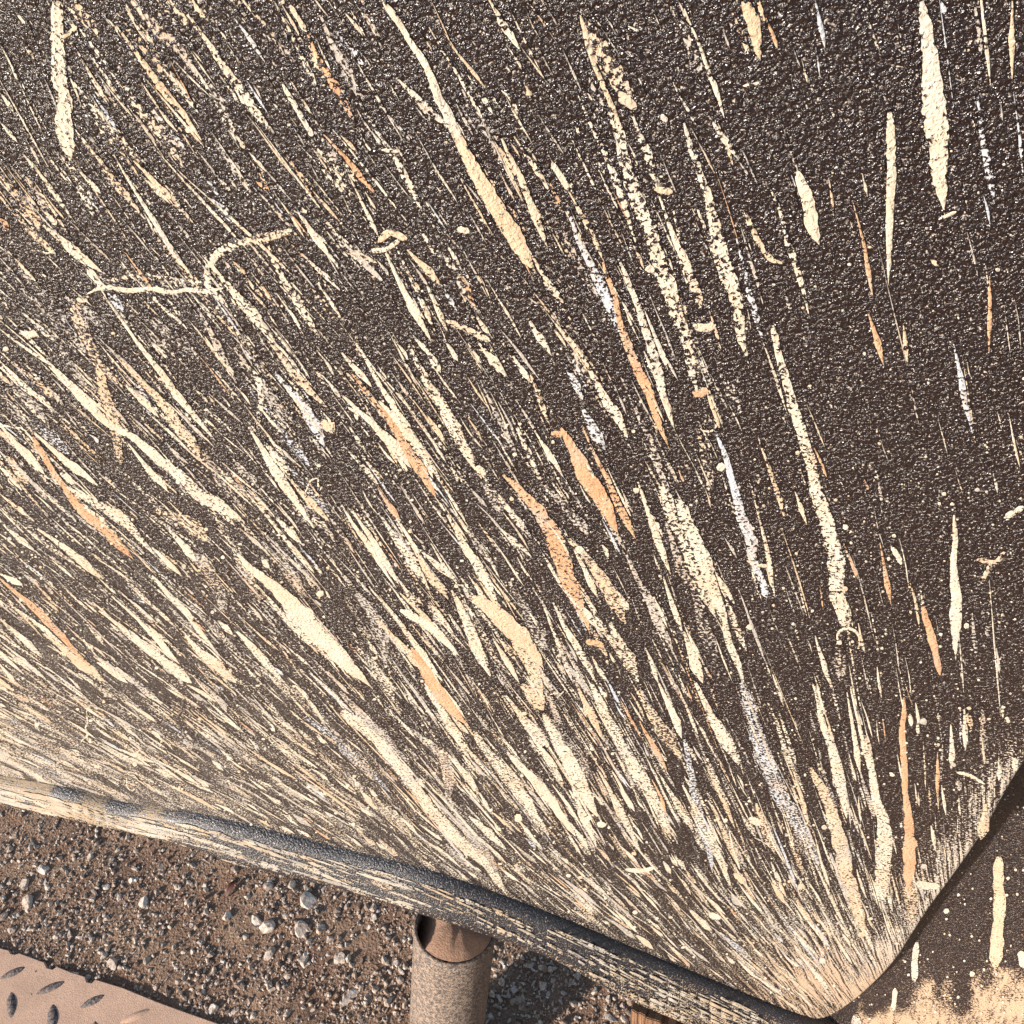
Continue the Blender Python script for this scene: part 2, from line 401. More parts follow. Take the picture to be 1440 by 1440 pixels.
tag(sill, 'narrow black sill strip with rounded bead running under the big mud splattered panel', 'trim')

# ------------------------------------------------------------------ second panel behind the corner
def behind(px, py, dz): p = hit(px, py, (0,0,0), PN); d = p-CAM; return CAM + d*(1+dz/np.dot(d, f_))
q0, q1 = behind(1150, 1440, .05), behind(1440, 1062, .06); q2_ = behind(1440, 1440, -.02)
c2 = q0; BN = np.cross(q1-q0, q2_-q0); BN /= np.linalg.norm(BN)
if np.dot(BN, CAM-q0) < 0: BN = -BN
def rear_attrs(V):
    q2 = project(V); fx, fy = q2[:,0], q2[:,1]
    top = np.interp(fx, [1090,1180,1230,1270,1290,1305,1330,1350,1362,1375,1390,1410,1440,1500], [1440,1432,1424,1404,1372,1362,1372,1420,1400,1372,1366,1352,1368,1350])
    top = top+70*(fbm(fx/22., fy/30., 4)-.5)
    cv = np.clip((fy-top)/30.+.15, 0, 1)*(.22+1.15*fbm(fx/20.+fy/24., fy/12.-fx/40., 3))
    return dict(film=cv, across=fx/7.+fy/30., along=fy/22.)
gx = np.arange(1088, 1640, 5.); gy = np.arange(1000, 1640, 5.)
PX, PY = np.meshgrid(gx, gy, indexing='ij'); V = hitv(np.stack([PX.ravel(), PY.ravel()], 1), c2, BN); V = V + np.outer(.0, BN)
m1, m2 = PX.shape; ii = np.arange(m1*m2).reshape(m1, m2)
fc = np.stack([ii[:-1,:-1], ii[:-1,1:], ii[1:,1:], ii[1:,:-1]], -1).reshape(-1, 4)
rim = np.r_[ii[:,0], ii[-1,1:], ii[-2::-1,-1], ii[0,-2:0:-1]]; b0 = len(V); V = np.vstack([V, V[rim]-BN*.008])
kr = len(rim); Fc = fc.tolist()+[[int(rim[i]), int(rim[(i+1)%kr]), b0+(i+1)%kr, b0+i] for i in range(kr)]+[[b0+i for i in range(kr)]]
me = mesh('rear_panel', V, Fc, **rear_attrs(V))
bm = bmesh.new(); bm.from_mesh(me); bmesh.ops.recalc_face_normals(bm, faces=bm.faces); bm.to_mesh(me); bm.free()
back = link('rear_panel', me, M_BACK)
tag(back, 'black plastic panel set back behind the pointed corner, its lower part caked with tan dust', 'panel')

# ------------------------------------------------------------------ mud streaks
# x0,y0,...  points; w = greatest width in photo pixels; colour key; cover
def W(*w): return list(w)
T = []
def s(pts, w, k='c', cov=.9, prof='p'):
    P = [(pts[i], pts[i+1]) for i in range(0, len(pts), 2)]
    T.append((P, w, k, cov, prof))
# --- top left
s([78,0,80,60,86,120,93,180,98,225], W(22,22,26,28,24), 'c', .86)
s([163,37,215,105,287,200], 14,'t',.78); s([110,37,180,130,260,233], 19,'c',.45); s([103,113,150,170,200,230], 17,'c',.52)
s([213,70,280,160],14,'c',.5); s([263,20,320,100,387,193],19,'c',.66); s([387,0,447,123],9,'c',.55); s([407,7,430,43],9,'c',.9,'u')
s([430,43,480,140,503,173],16,'o',.45); s([397,117,443,197],8,'c',.8,'u'); s([455,188,490,225,527,270],10,'o',.78)
s([160,217,233,337,273,390],10,'c',.97); s([117,197,200,303],13,'t',.62); s([187,223,273,313],13,'t',.76); s([40,223,107,313],9,'c',.7)
s([113,240,143,270],9,'c',.92); s([0,170,25,200],7,'c',.9); s([0,127,20,157],8,'c',.9); s([60,317,95,345,143,383],19,'c',.92)
s([0,243,60,320],24,'t',.46); s([0,277,78,360],13,'t',.62); s([0,307,13,323],14,'o',.85); s([0,347,100,460],17,'g',.38)
s([123,413,147,403,180,408,213,406,240,411,263,407,290,409,317,403],8,'c',.93,'u'); s([143,407,193,480,303,620],13,'c',.95); s([125,377,147,407],11,'c',.9,'u')
s([100,430,125,465],20,'t',.5); s([290,360,330,410,387,477],19,'c',.74); s([377,480,420,530,465,575],15,'t',.8)
s([333,343,373,337,413,323],9,'c',.8,'u'); s([373,337,410,413,450,477],15,'c',.68); s([347,393,373,420],7,'c',.6); s([420,297,477,377],12,'c',.93)
s([423,353,480,410],9,'c',.74); s([447,397,480,447],7,'c',.9); s([213,417,253,453],7,'c',.7); s([273,420,333,540],14,'g',.6); s([30,437,80,480],9,'c',.7)
s([30,467,53,470],10,'c',.97,'u'); s([293,277,340,320],17,'b',.38); s([277,233,313,283],6,'b',.5); s([85,55,110,37],8,'t',.75,'u'); s([177,10,190,33],7,'c',.6)
s([20,15,45,40],9,'c',.6); s([30,55,50,85],8,'t',.55); s([360,255,378,268],9,'o',.6); s([305,248,325,268],6,'c',.65); s([130,130,170,190],8,'b',.45)
# --- top middle
s([537,0,590,77,625,150,650,200], W(10,11,15,18),'c',.97); s([632,165,650,200,680,255,710,310,735,355,752,383],W(14,18,24,27,27,12),'t',.99)
s([557,110,595,145,630,180],15,'c',.6); s([687,0,733,70],14,'c',.65); s([507,143,560,230,593,297],13,'c',.55); s([537,210,563,212],7,'c',.9,'u')
s([523,183,537,203],7,'c',.9); s([480,190,503,213],7,'t',.8); s([487,237,533,333],7,'c',.92); s([533,340,550,325,573,335],13,'t',.92,'u'); s([520,352,543,348,563,335],8,'c',.9,'u')
s([487,350,505,360,530,370],13,'t',.92); s([543,355,580,433,607,480],14,'c',.96); s([573,350,620,400],14,'t',.86); s([557,347,613,467],9,'c',.6); s([600,400,630,467],10,'c',.9)
s([620,400,643,437],9,'b',.72); s([627,450,655,462,690,480],10,'c',.8,'u'); s([630,343,650,380],7,'c',.8); s([643,320,660,327],11,'c',.99,'u'); s([657,103,693,160],9,'c',.52)
s([707,193,740,270,770,347],15,'c',.92); s([697,200,727,247],10,'t',.7); s([723,190,777,275],10,'c',.6); s([777,227,800,267],10,'c',.97,'u'); s([800,267,850,367],11,'t',.62)
s([850,367,880,480,915,560,943,630],W(7,12,17,5),'o',.88); s([797,293,833,377,880,480],20,'b',.7); s([873,367,915,480,932,550,950,607],W(7,11,17,5),'c',.88); s([907,437,940,520],9,'c',.95)
s([817,20,840,100,870,170],9,'t',.93,'u'); s([825,30,855,90,890,145],W(16,34,24),'t',.52); s([870,140,882,142,895,152],15,'t',.97,'u')
s([857,150,897,280,947,423,985,560],W(16,24,26,10),'c',.6); s([890,163,927,267],17,'c',.6); s([927,270,960,360,985,415],15,'c',.82); s([920,265,946,270],11,'t',.96,'u')
s([813,130,860,240,900,353],12,'c',.55); s([753,370,793,427],12,'c',.7); s([743,447,775,500],13,'c',.7); s([777,450,803,480,820,500],8,'c',.8); s([740,415,815,470],7,'g',.4)
s([647,387,670,433],11,'o',.45); s([740,120,748,143],11,'t',.62); s([930,160,938,170],9,'c',.96,'u'); s([880,35,900,45],6,'c',.6); s([700,375,725,395],6,'c',.5)
# --- top right
s([963,10,990,80,1020,167],9,'c',.76); s([993,160,1038,223],12,'c',.7); s([1048,0,1057,30,1070,83],W(20,25,6),'t',.98); s([1077,23,1094,70],9,'o',.92)
s([1147,0,1160,67],10,'b',.82); s([1297,0,1303,50,1313,130,1320,230,1327,303],W(14,26,40,32,6),'c',.97); s([1322,0,1330,22],12,'b',.6); s([1423,0,1423,60,1423,110],11,'t',.97)
s([1250,155,1252,235,1250,320,1249,400],W(12,16,12,4),'c',.98); s([1123,240,1135,280,1143,315,1152,343],W(14,22,22,10),'c',.96); s([1373,127,1385,210,1397,283],14,'b',.6)
s([1200,283,1215,345,1227,415],9,'o',.9); s([1221,440,1243,513],11,'o',.97); s([1271,455,1277,512],10,'t',.92); s([1391,387,1391,495],9,'o',.9)
s([963,173,997,287,1025,390,1053,510],W(8,16,21,12),'c',.72); s([980,287,1020,400],13,'c',.6); s([955,350,987,423],20,'c',.7); s([1047,297,1070,345,1085,365,1100,370],10,'t',.78,'u')
s([1083,260,1100,310,1140,447],12,'c',.6); s([1033,327,1073,480],12,'b',.5); s([1085,457,1105,540,1130,620],W(10,16,18),'c',.78); s([1118,580,1130,620,1160,720,1182,815],W(17,18,24,27),'c',.72); s([1172,780,1183,845,1190,885],W(27,26,18),'c',.78)
s([975,456,990,460,1007,455],13,'c',.99,'u'); s([1320,308,1345,297],6,'c',.9,'u'); s([1310,365,1320,372],8,'t',.7,'u'); s([1045,120,1075,115],5,'c',.5,'u')
# --- middle left
s([0,507,80,583],9,'c',.92); s([20,510,83,563],15,'t',.55); s([70,513,140,583,193,620,240,660],W(8,15,12,18),'c',.96); s([225,648,240,660,290,700,345,733],W(16,18,24,5),'c',.86)
s([177,540,223,587],14,'c',.9); s([170,503,230,570,283,637],21,'t',.76); s([180,623,237,693],12,'c',.96); s([0,597,30,632,63,667],15,'c',.98); s([63,667,160,720,220,780],18,'c',.8)
s([50,607,95,650,140,683],14,'c',.98); s([47,613,83,677,140,740,187,785],W(12,8,20,10),'o',.9); s([213,770,257,810],10,'c',.99); s([237,740,277,787],15,'c',.95); s([220,720,260,735,293,760],30,'t',.52)
s([350,600,400,680,443,740],18,'c',.96); s([410,677,463,733],15,'t',.86); s([370,620,407,670],17,'c',.7); s([387,523,425,570,457,627],20,'b',.76); s([450,596,462,596,471,606],18,'t',.99,'u')
s([335,505,362,530,368,560,362,600],10,'c',.48,'u'); s([340,683,443,807],9,'c',.82); s([363,757,433,837],22,'g',.5); s([333,777,390,827,433,880,480,923,525,968],W(7,17,36,28,5),'c',.97); s([377,843,473,933],20,'c',.68)
s([53,743,147,813],15,'c',.92); s([0,807,33,823],11,'c',.92); s([0,813,63,870,127,937],14,'o',.86); s([157,837,217,893,253,933],11,'c',.96); s([140,857,247,940],16,'c',.9); s([180,893,270,960],20,'c',.9)
s([213,810,273,870],13,'c',.9); s([0,693,50,733],9,'c',.82); s([0,733,47,773],11,'c',.86); s([63,890,147,960],18,'t',.9); s([137,930,180,960],11,'c',.96); s([0,933,23,960],9,'c',.99)
s([260,893,333,960],20,'c',.9); s([333,887,400,960],17,'c',.86); s([0,870,60,925],12,'c',.8); s([30,860,90,905],9,'c',.85); s([100,700,150,735],10,'c',.6); s([270,560,330,610],9,'c',.5)
s([290,640,350,700],7,'c',.7); s([130,500,175,545],14,'c',.5); s([20,550,70,600],8,'c',.6); s([10,640,40,680],18,'t',.75)
# --- centre
s([480,493,523,543],13,'c',.9); s([500,480,543,557,620,680],18,'c',.86); s([530,563,593,630],17,'c',.98); s([493,523,547,590],12,'o',.62); s([535,573,547,590,585,650,613,700],W(12,14,20,7),'o',.9)
s([480,555,520,593,580,657],17,'c',.99); s([573,487,647,613,677,667],22,'c',.68); s([667,657,683,667],13,'c',.97,'u'); s([680,667,747,757],12,'c',.62); s([593,480,620,523],15,'c',.8); s([627,480,643,507],11,'c',.96)
s([673,480,695,505,713,527],15,'c',.92); s([743,520,773,597],10,'t',.7); s([790,600,810,640,833,680,853,720,870,753],W(8,20,28,22,5),'o',.99); s([800,613,840,680],11,'c',.85); s([775,610,793,612],11,'o',.92,'u')
s([820,600,847,660,893,757],14,'o',.8); s([793,510,820,563],13,'b',.6); s([817,573,850,633],21,'b',.76); s([803,480,833,523,883,617],18,'c',.76); s([873,530,910,610,945,710],14,'g',.5)
s([753,607,793,670],11,'c',.96); s([677,533,727,643],11,'g',.5); s([720,587,763,683],11,'c',.6); s([707,667,743,700,780,763,800,817,830,893],W(7,20,30,22,7),'o',.86); s([747,700,800,780],14,'c',.55)
s([630,723,660,773,700,850],18,'c',.9); s([665,837,697,863,740,907,765,940],W(14,28,32,5),'t',.99); s([720,903,740,930,765,975],W(12,24,10),'t',.92); s([693,897,730,960],12,'c',.96); s([633,830,690,953],17,'c',.92)
s([640,833,687,927],9,'c',.9); s([563,857,607,880,647,920],W(10,16,5),'c',.98); s([520,823,563,877,623,960],12,'c',.95); s([530,867,590,937],W(6,14),'t',.92); s([578,910,600,945,625,985,655,1020],W(8,22,25,5),'o',.98)
s([480,807,527,873,545,940],26,'g',.58); s([480,707,557,827],10,'c',.96); s([497,717,563,820],15,'c',.96); s([533,723,573,780,603,830],18,'c',.86); s([577,763,630,843],15,'t',.9); s([590,770,637,813],12,'c',.9)
s([533,687,563,733],11,'o',.96); s([480,620,537,687],10,'c',.6); s([490,597,517,637],7,'c',.82); s([640,723,700,800],13,'g',.45); s([700,740,747,783],12,'c',.7); s([713,813,773,913],28,'g',.45)
s([760,843,807,960],9,'c',.7); s([777,847,840,960],13,'c',.82); s([800,757,847,813,880,877],28,'t',.65); s([807,770,840,840],11,'c',.92); s([793,827,850,893],14,'c',.86); s([767,680,827,753],21,'g',.46)
s([857,873,897,960],26,'c',.6); s([823,900,850,907],10,'o',.96,'u'); s([833,697,880,773],9,'g',.6); s([880,780,947,913],21,'g',.6); s([897,677,923,753,943,807],15,'c',.92); s([930,680,960,753,1005,870],W(20,26,10),'c',.6)
s([933,810,960,893],11,'c',.92); s([907,910,927,960],9,'c',.92)
# --- middle right
s([967,480,985,530],13,'t',.72); s([974,549,985,551,997,546],14,'o',.99,'u'); s([995,552,1012,600],6,'t',.92,'u'); s([1008,605,1040,705,1060,785],W(5,15,20),'b',.9); s([1056,765,1077,843],W(17,11),'b',.8)
s([1050,788,1065,794,1080,795],6,'c',.97,'u'); s([1060,700,1075,760,1090,840],9,'c',.76); s([1067,613,1105,730],9,'t',.76); s([1118,690,1135,737],9,'c',.92); s([1187,763,1207,813],7,'o',.86)
s([1237,763,1252,847],10,'o',.86); s([1253,767,1267,793],10,'c',.8,'u'); s([1216,673,1222,690],6,'o',.7); s([1340,723,1342,780,1345,850,1346,927],W(7,11,21,5),'c',.98); s([1341,480,1367,610],11,'b',.8)
s([1297,850,1310,900,1322,950],W(8,14,8),'o',.96); s([1412,728,1440,712],9,'c',.92,'u'); s([1373,787,1400,790,1413,775],8,'t',.6,'u'); s([1380,820,1395,790],8,'t',.6,'u'); s([1367,860,1373,923],10,'g',.55)
s([955,700,987,780,1010,847,1045,960],W(20,24,13,10),'c',.86); s([960,773,993,850],15,'c',.62); s([960,887,987,960],20,'c',.95); s([967,797,1013,960],24,'g',.36); s([1007,807,1033,850],10,'c',.8)
s([1147,893,1167,960],10,'c',.86); s([1180,890,1183,960],24,'g',.42); s([1232,655,1243,720],6,'g',.55); s([1390,860,1388,900],12,'g',.35)
s([1178,905,1180,888,1192,883,1206,890,1210,905,1204,918],5,'c',.9,'u')
# --- lower right
s([977,960,1003,1010,1040,1077],24,'c',.86); s([1040,960,1070,1050,1100,1120,1155,1220],W(18,27,28,14),'b',.48); s([1143,960,1173,1070,1190,1150],22,'c',.86); s([1143,1077,1177,1173,1200,1260,1215,1315],W(10,22,26,16),'t',.86)
s([1190,973,1210,1087],11,'c',.92); s([1197,967,1237,1137],12,'c',.92); s([1217,1033,1237,1133,1243,1200,1240,1270],W(8,14,28,24),'c',.84); s([1270,980,1273,1093,1277,1193,1278,1225,1278,1255],W(7,11,10,22,18),'o',.98)
s([1278,1243,1283,1295],24,'t',.62,'u'); s([1287,987,1292,1018],7,'c',.96); s([1280,1003,1282,1020],7,'c',.97,'u'); s([1337,1017,1338,1077],11,'c',.88); s([1318,1057,1318,1123],8,'o',.92); s([1383,993,1383,1070],15,'g',.32)
s([1113,1073,1137,1160],9,'t',.92); s([960,1040,985,1150,1003,1227],20,'b',.58); s([1053,1150,1062,1156,1073,1157],13,'c',.98,'u'); s([1032,1227,1048,1243],11,'t',.97,'u'); s([997,1283,1013,1292],11,'c',.97,'u')
s([1287,1242,1303,1246,1322,1246],12,'c',.98,'u'); s([1310,1160,1317,1197],8,'c',.96); s([1360,1003,1366,1022],9,'t',.9,'u'); s([1410,990,1411,1008],5,'c',.8,'u'); s([1346,1095,1350,1112],10,'g',.7,'u'); s([1388,1130,1378,1180],20,'t',.72)
s([1425,1065,1428,1083],11,'c',.85,'u'); s([1345,1085,1365,1090,1385,1102],6,'c',.85,'u'); s([1210,1085,1230,1150],11,'g',.6); s([1095,1000,1120,1075],9,'c',.55); s([1160,1000,1175,1060],7,'t',.8)
# --- lower middle
s([597,960,653,1057],16,'c',.92); s([710,977,770,1050],18,'c',.86); s([735,960,763,1000],27,'t',.8); s([763,1003,800,1070,840,1147],W(10,27,14),'c',.92); s([777,1010,833,1090],24,'g',.42)
s([810,960,830,1003,850,1040],15,'t',.92); s([833,960,873,1047,917,1120,943,1180],W(12,19,22,14),'c',.78); s([870,1040,913,1113],17,'c',.9); s([897,970,960,1070],27,'t',.6); s([927,960,960,1037],15,'c',.96)
s([900,1013,937,1083],11,'o',.92); s([860,1083,893,1140],10,'c',.96); s([840,1080,903,1197],15,'c',.86); s([803,1103,840,1193],15,'c',.8); s([713,1057,763,1110,810,1177],W(8,18,7),'c',.96)
s([667,1027,713,1093,773,1173],W(10,25,10),'c',.74); s([627,1057,673,1110],13,'c',.92); s([673,1113,690,1143],8,'c',.92); s([660,1147,713,1193],15,'c',.9); s([480,1000,540,1050,613,1147,680,1213,713,1260],W(20,22,18,20,12),'c',.84)
s([480,970,560,1063],23,'g',.65); s([567,1017,623,1070,630,1130],24,'g',.6); s([620,1120,687,1207,697,1240],24,'g',.7); s([880,1222,900,1224,920,1220],8,'c',.96,'u'); s([840,1156,852,1160],10,'c',.98,'u')
s([960,1100,1000,1180,1030,1250],18,'c',.8); s([930,1090,975,1170],14,'c',.7); s([1000,1130,1040,1220],12,'t',.75); s([1060,1130,1090,1200],22,'t',.6)
s([413,323,375,332,333,343,302,362,292,400,322,432], W(10,12,14,14,12,8), 'c', .58, 'u'); s([123,413,104,432,116,470,140,510], W(14,22,20,12), 't', .52, 'u')
s([143,507,145,547,157,590,173,655], W(12,18,18,10), 't', .6, 'u'); s([267,780,300,813,320,860], W(14,24,16), 'g', .5, 'u'); s([147,396,200,388,260,396,315,402], W(6,9,9,6), 'c', .5, 'u')
TRACED = len(T)

# direction field from the traced streaks (plus a few readings along the lip)
GX, GD = [], []
for P, w, k, c, pr in T:
    P = np.array(P, float); d = P[-1]-P[0]; L = np.linalg.norm(d)
    if L < 45 or pr == 'u' or abs(d[1]) < .3*abs(d[0]): continue
    GX.append(P.mean(0)); GD.append(d/L)
for x, y, m in [(100,1080,.24),(300,1130,.36),(600,1215,.52),(800,1280,.58),(1000,1370,.62),(30,1020,.5),(160,1010,.72),(265,1040,.85),(240,1110,.48),(400,1110,.62),(0,1060,.25),(450,1160,.48),(700,1240,.56),(900,1310,.66),(1080,1390,.7),(1020,1300,1.1),(900,1230,.95),(760,1220,.8),(-100,900,.6),(-150,600,.8)]:
    d = np.array([1, m]); 
    for _ in range(2): GX.append(np.array([x, y], float)); GD.append(d/np.linalg.norm(d))
GX = np.array(GX); GD = np.array(GD)
def flow(p):
    w = 1/(((GX-p)**2).sum(1)+60.**2)**1.5
    d = (GD*w[:,None]).sum(0); return d/np.linalg.norm(d)

def streak_geo(P, w, cov, prof, p0, nrm, seed, off, across=(-1,-.62,0,.62,1), step=5., dome=.00018):
    r = random.Random(seed)
    P = np.asarray(P, float)
    C = catmull(P, step) if len(P) > 2 else densify(P, step)
    if len(C) < 5: C = np.stack([np.interp(np.linspace(0,1,5), np.linspace(0,1,len(C)), C[:,i]) for i in (0,1)], 1)
    m = len(C); t = np.linspace(0, 1, m)
    if isinstance(w, list):
        ww = np.interp(t, np.linspace(0, 1, len(w)), w)*np.minimum(1, np.minimum(t*8+.45, (1-t)*9+.12))
    elif prof == 'u':
        ww = w*np.minimum(1, np.minimum(t*5+.3, (1-t)*5+.35))
    else:
        pk = r.uniform(.5, .82)
        ww = w*np.where(t < pk, .22+.78*(t/pk)**r.uniform(.8,1.5), np.clip((1-t)/(1-pk), 0, 1)**.75*.95+.05)
    T2 = np.gradient(C, axis=0); T2 /= np.linalg.norm(T2, axis=1)[:,None]+1e-9
    Nn = np.stack([-T2[:,1], T2[:,0]], 1)
    ph = r.uniform(0, 500); sarc = np.arange(m)*step
    wob = (vnoise(sarc/38+ph, np.full(m, 3.3))-.5)
    C = C + Nn*(wob*min(7, .35*(max(w) if isinstance(w, list) else w)))[:,None]
    jl = 1+.40*(vnoise(sarc/11+ph, np.full(m, 7.7))-.5)+.30*(vnoise(sarc/4+ph, np.full(m, 5.7))-.5)
    jr = 1+.40*(vnoise(sarc/11+ph, np.full(m, 17.7))-.5)+.30*(vnoise(sarc/4+ph, np.full(m, 15.7))-.5)
    V, CV = [], []
    na = len(across)
    cvar = cov + .22*(vnoise(sarc/26+ph, np.full(m, 21.))-.5)*(1.2-cov)*2
    for a in across:
        j = jl if a < 0 else jr
        Q = C + Nn*(a*.5*ww*j)[:,None]
        W3 = hitv(Q, p0, nrm) + np.asarray(nrm)*(off + dome*(1-a*a))
        V.append(W3); CV.append(cvar*(1 if abs(a) < .9 else .76)*np.clip(np.minimum(t*6+.72, (1-t)*6+.72), 0, 1))
    V = np.stack(V, 1).reshape(-1, 3); CV = np.stack(CV, 1).reshape(-1)
    ii = np.arange(m*na).reshape(m, na)
    fc = np.stack([ii[:-1,:-1], ii[:-1,1:], ii[1:,1:], ii[1:,:-1]], -1).reshape(-1, 4)
    return V, fc, CV

PNa = np.array([0,-1.,0]); O0 = np.zeros(3)
area = [sum(math.dist(a, b) for a, b in zip(t[0][:-1], t[0][1:]))*(max(t[1]) if isinstance(t[1], list) else t[1]) for t in T]
big = set(sorted(range(len(T)), key=lambda i: -area[i])[:296])
rest = {}
for i, (P, w, k, cov, pr) in enumerate(T):
    w = [x*.84 for x in w] if isinstance(w, list) else w*.84
    cov = cov if cov > .955 else cov*.92
    V, fc, CV = streak_geo(P, w, cov, pr, O0, PNa, i, .00012+.00032*max(0, cov-.3)+.000001*(i % 30))
    if i in big:
        o = link('mud_streak', mesh('mud_streak', V, fc.tolist(), cover=CV, **attrs(V)), MUD[k], panel)
    else:
        rest.setdefault(k, []).append((V, fc, CV))

# small streaks: density grows towards the lip and to the left
def dens(x, y):
    d = float(lipd(x, y))
    a = (math.exp(-max(d,0)/300.)+.35*math.exp(-max(d,0)/120.))*(1-.82*float(smooth01(650, 1150, x)))
    a += .12*float(smooth01(1350, 500, x))*float(smooth01(-300, 500, y)) + .018
    q = math.hypot((x-1150)/160., (y-1330)/150.); a += .95*math.exp(-q*q)
    q = math.hypot((x-900)/260., (y-1150)/170.); a += .35*math.exp(-q*q)
    return a
made = 0; tries = 0
while made < 4300 and tries < 60000:
    tries += 1
    x, y = rnd.uniform(-160, 1460), rnd.uniform(-60, 1425)
    if not inside(x, y) or rnd.random() > dens(x, y): continue
    d = flow(np.array([x, y])); ang = rnd.gauss(0, .065)
    d = np.array([d[0]*math.cos(ang)-d[1]*math.sin(ang), d[0]*math.sin(ang)+d[1]*math.cos(ang)])
    dl = float(lipd(min(x,1160), y))
    L = rnd.lognormvariate(math.log(42), .55)*(.75+.5*min(1, max(dl,0)/500.)); w = rnd.lognormvariate(math.log(3.0), .45)
    a = np.array([x, y])-d*L/2; b = a+d*L
    if not (inside(*a) and inside(*b)): continue
    k = rnd.choices('ctogb', (54, 13, 2., 28, 3))[0]
    cov = rnd.choice((.35, .45, .55, .68, .85, .97))
    g = streak_geo([a, (a+b)/2+nrs.randn(2)*.8, b], w, cov, 'p', O0, PNa, 5000+tries, .0001+.00032*max(0, cov-.3)+.000001*(made % 20), across=(-1,0,1), step=max(4., L/9), dome=.0002)
    rest.setdefault(k, []).append(g); made += 1
# broad thin smears that barely dust the grain
ns = 0
while ns < 110:
    x, y = rnd.uniform(-60, 1150), rnd.uniform(-20, 1200)
    if not inside(x, y) or rnd.random() > .25+.75*float(smooth01(1150, 250, x)): continue
    d = flow(np.array([x, y])); ang = rnd.gauss(0, .09); d = np.array([d[0]*math.cos(ang)-d[1]*math.sin(ang), d[0]*math.sin(ang)+d[1]*math.cos(ang)])
    Ls = rnd.uniform(50, 170); a = np.array([x, y])-d*Ls/2; b = a+d*Ls; nn_ = np.array([-d[1], d[0]])
    if not (inside(*a) and inside(*b)): continue
    g = streak_geo([a, a+d*Ls*.35+nn_*rnd.gauss(0,3), a+d*Ls*.7+nn_*rnd.gauss(0,3), b], rnd.uniform(8, 19), rnd.uniform(.26, .46), 'p', O0, PNa, 20000+ns, .00006+.0000002*ns, step=6, dome=.00005)
    rest.setdefault(rnd.choices('gctb', (5,3,1,1.2))[0], []).append(g); ns += 1
# specks and drops
for q in range(5200):
    x, y = rnd.uniform(-100, 1450), rnd.uniform(-40, 1425)
    if not inside(x, y): continue
    lowr = float(smooth01(250, 900, y))
    if rnd.random() > .10+.9*lowr: continue
    rr = rnd.lognormvariate(math.log(1.35), .38)*(1. if rnd.random() < .975 else 2.2)
    mth_ = 7; ph = rnd.uniform(0, 6.28); el = rnd.uniform(.6, 1.0)
    Q = np.array([(x, y)]+[(x+rr*math.cos(ph+2*math.pi*i/mth_)*rnd.uniform(.75,1.2), y+rr*el*math.sin(ph+2*math.pi*i/mth_)*rnd.uniform(.75,1.2)) for i in range(mth_)])
    V = hitv(Q, O0, PNa) + PNa*.00042; V[0] += PNa*.0003
    fc = np.array([[0, 1+i, 1+(i+1) % mth_, 1+(i+1) % mth_] for i in range(mth_)])
    rest.setdefault(rnd.choices('ctg', (8,2,3))[0], []).append((V, fc, np.full(mth_+1, 1.2)))
# thin curly splash threads
for q in range(24):
    x, y = rnd.uniform(0, 1250), rnd.uniform(100, 1250)
    if rnd.random() > dens(x, y)*2.2+.10: continue
    a = rnd.uniform(0, 6.28); P = [np.array([x, y])]
    for i in range(rnd.randint(3, 6)):
        a += rnd.gauss(0, .7); P.append(P[-1]+rnd.uniform(5, 12)*np.array([math.cos(a), math.sin(a)]))
    if not all(inside(*p) for p in P): continue
    rest.setdefault('c', []).append(streak_geo(P, rnd.uniform(1.6, 2.8), rnd.uniform(.6, .95), 'u', O0, PNa, 9000+q, .0004, across=(-1,0,1), step=4, dome=.0002))
names = {'c':'cream','t':'tan','o':'orange','g':'grey','b':'pale blue'}
def join_geo(L):
    V, Fc, C, b = [], [], [], 0
    for v, f, c in L:
        V.append(v); C.append(c); b0 = b; b += len(v)
        Fc += [list(dict.fromkeys((q+b0).tolist())) for q in f]
    return np.concatenate(V), Fc, np.concatenate(C)
for k, L in rest.items():
    V, Fc, C = join_geo(L)
    o = link('mud_spatter', mesh('mud_spatter', V, Fc, cover=C, **attrs(V)), MUD[k], panel); o['kind'] = 'stuff'; o['label'] = 'fine %s mud spatter on the black panel' % names[k]

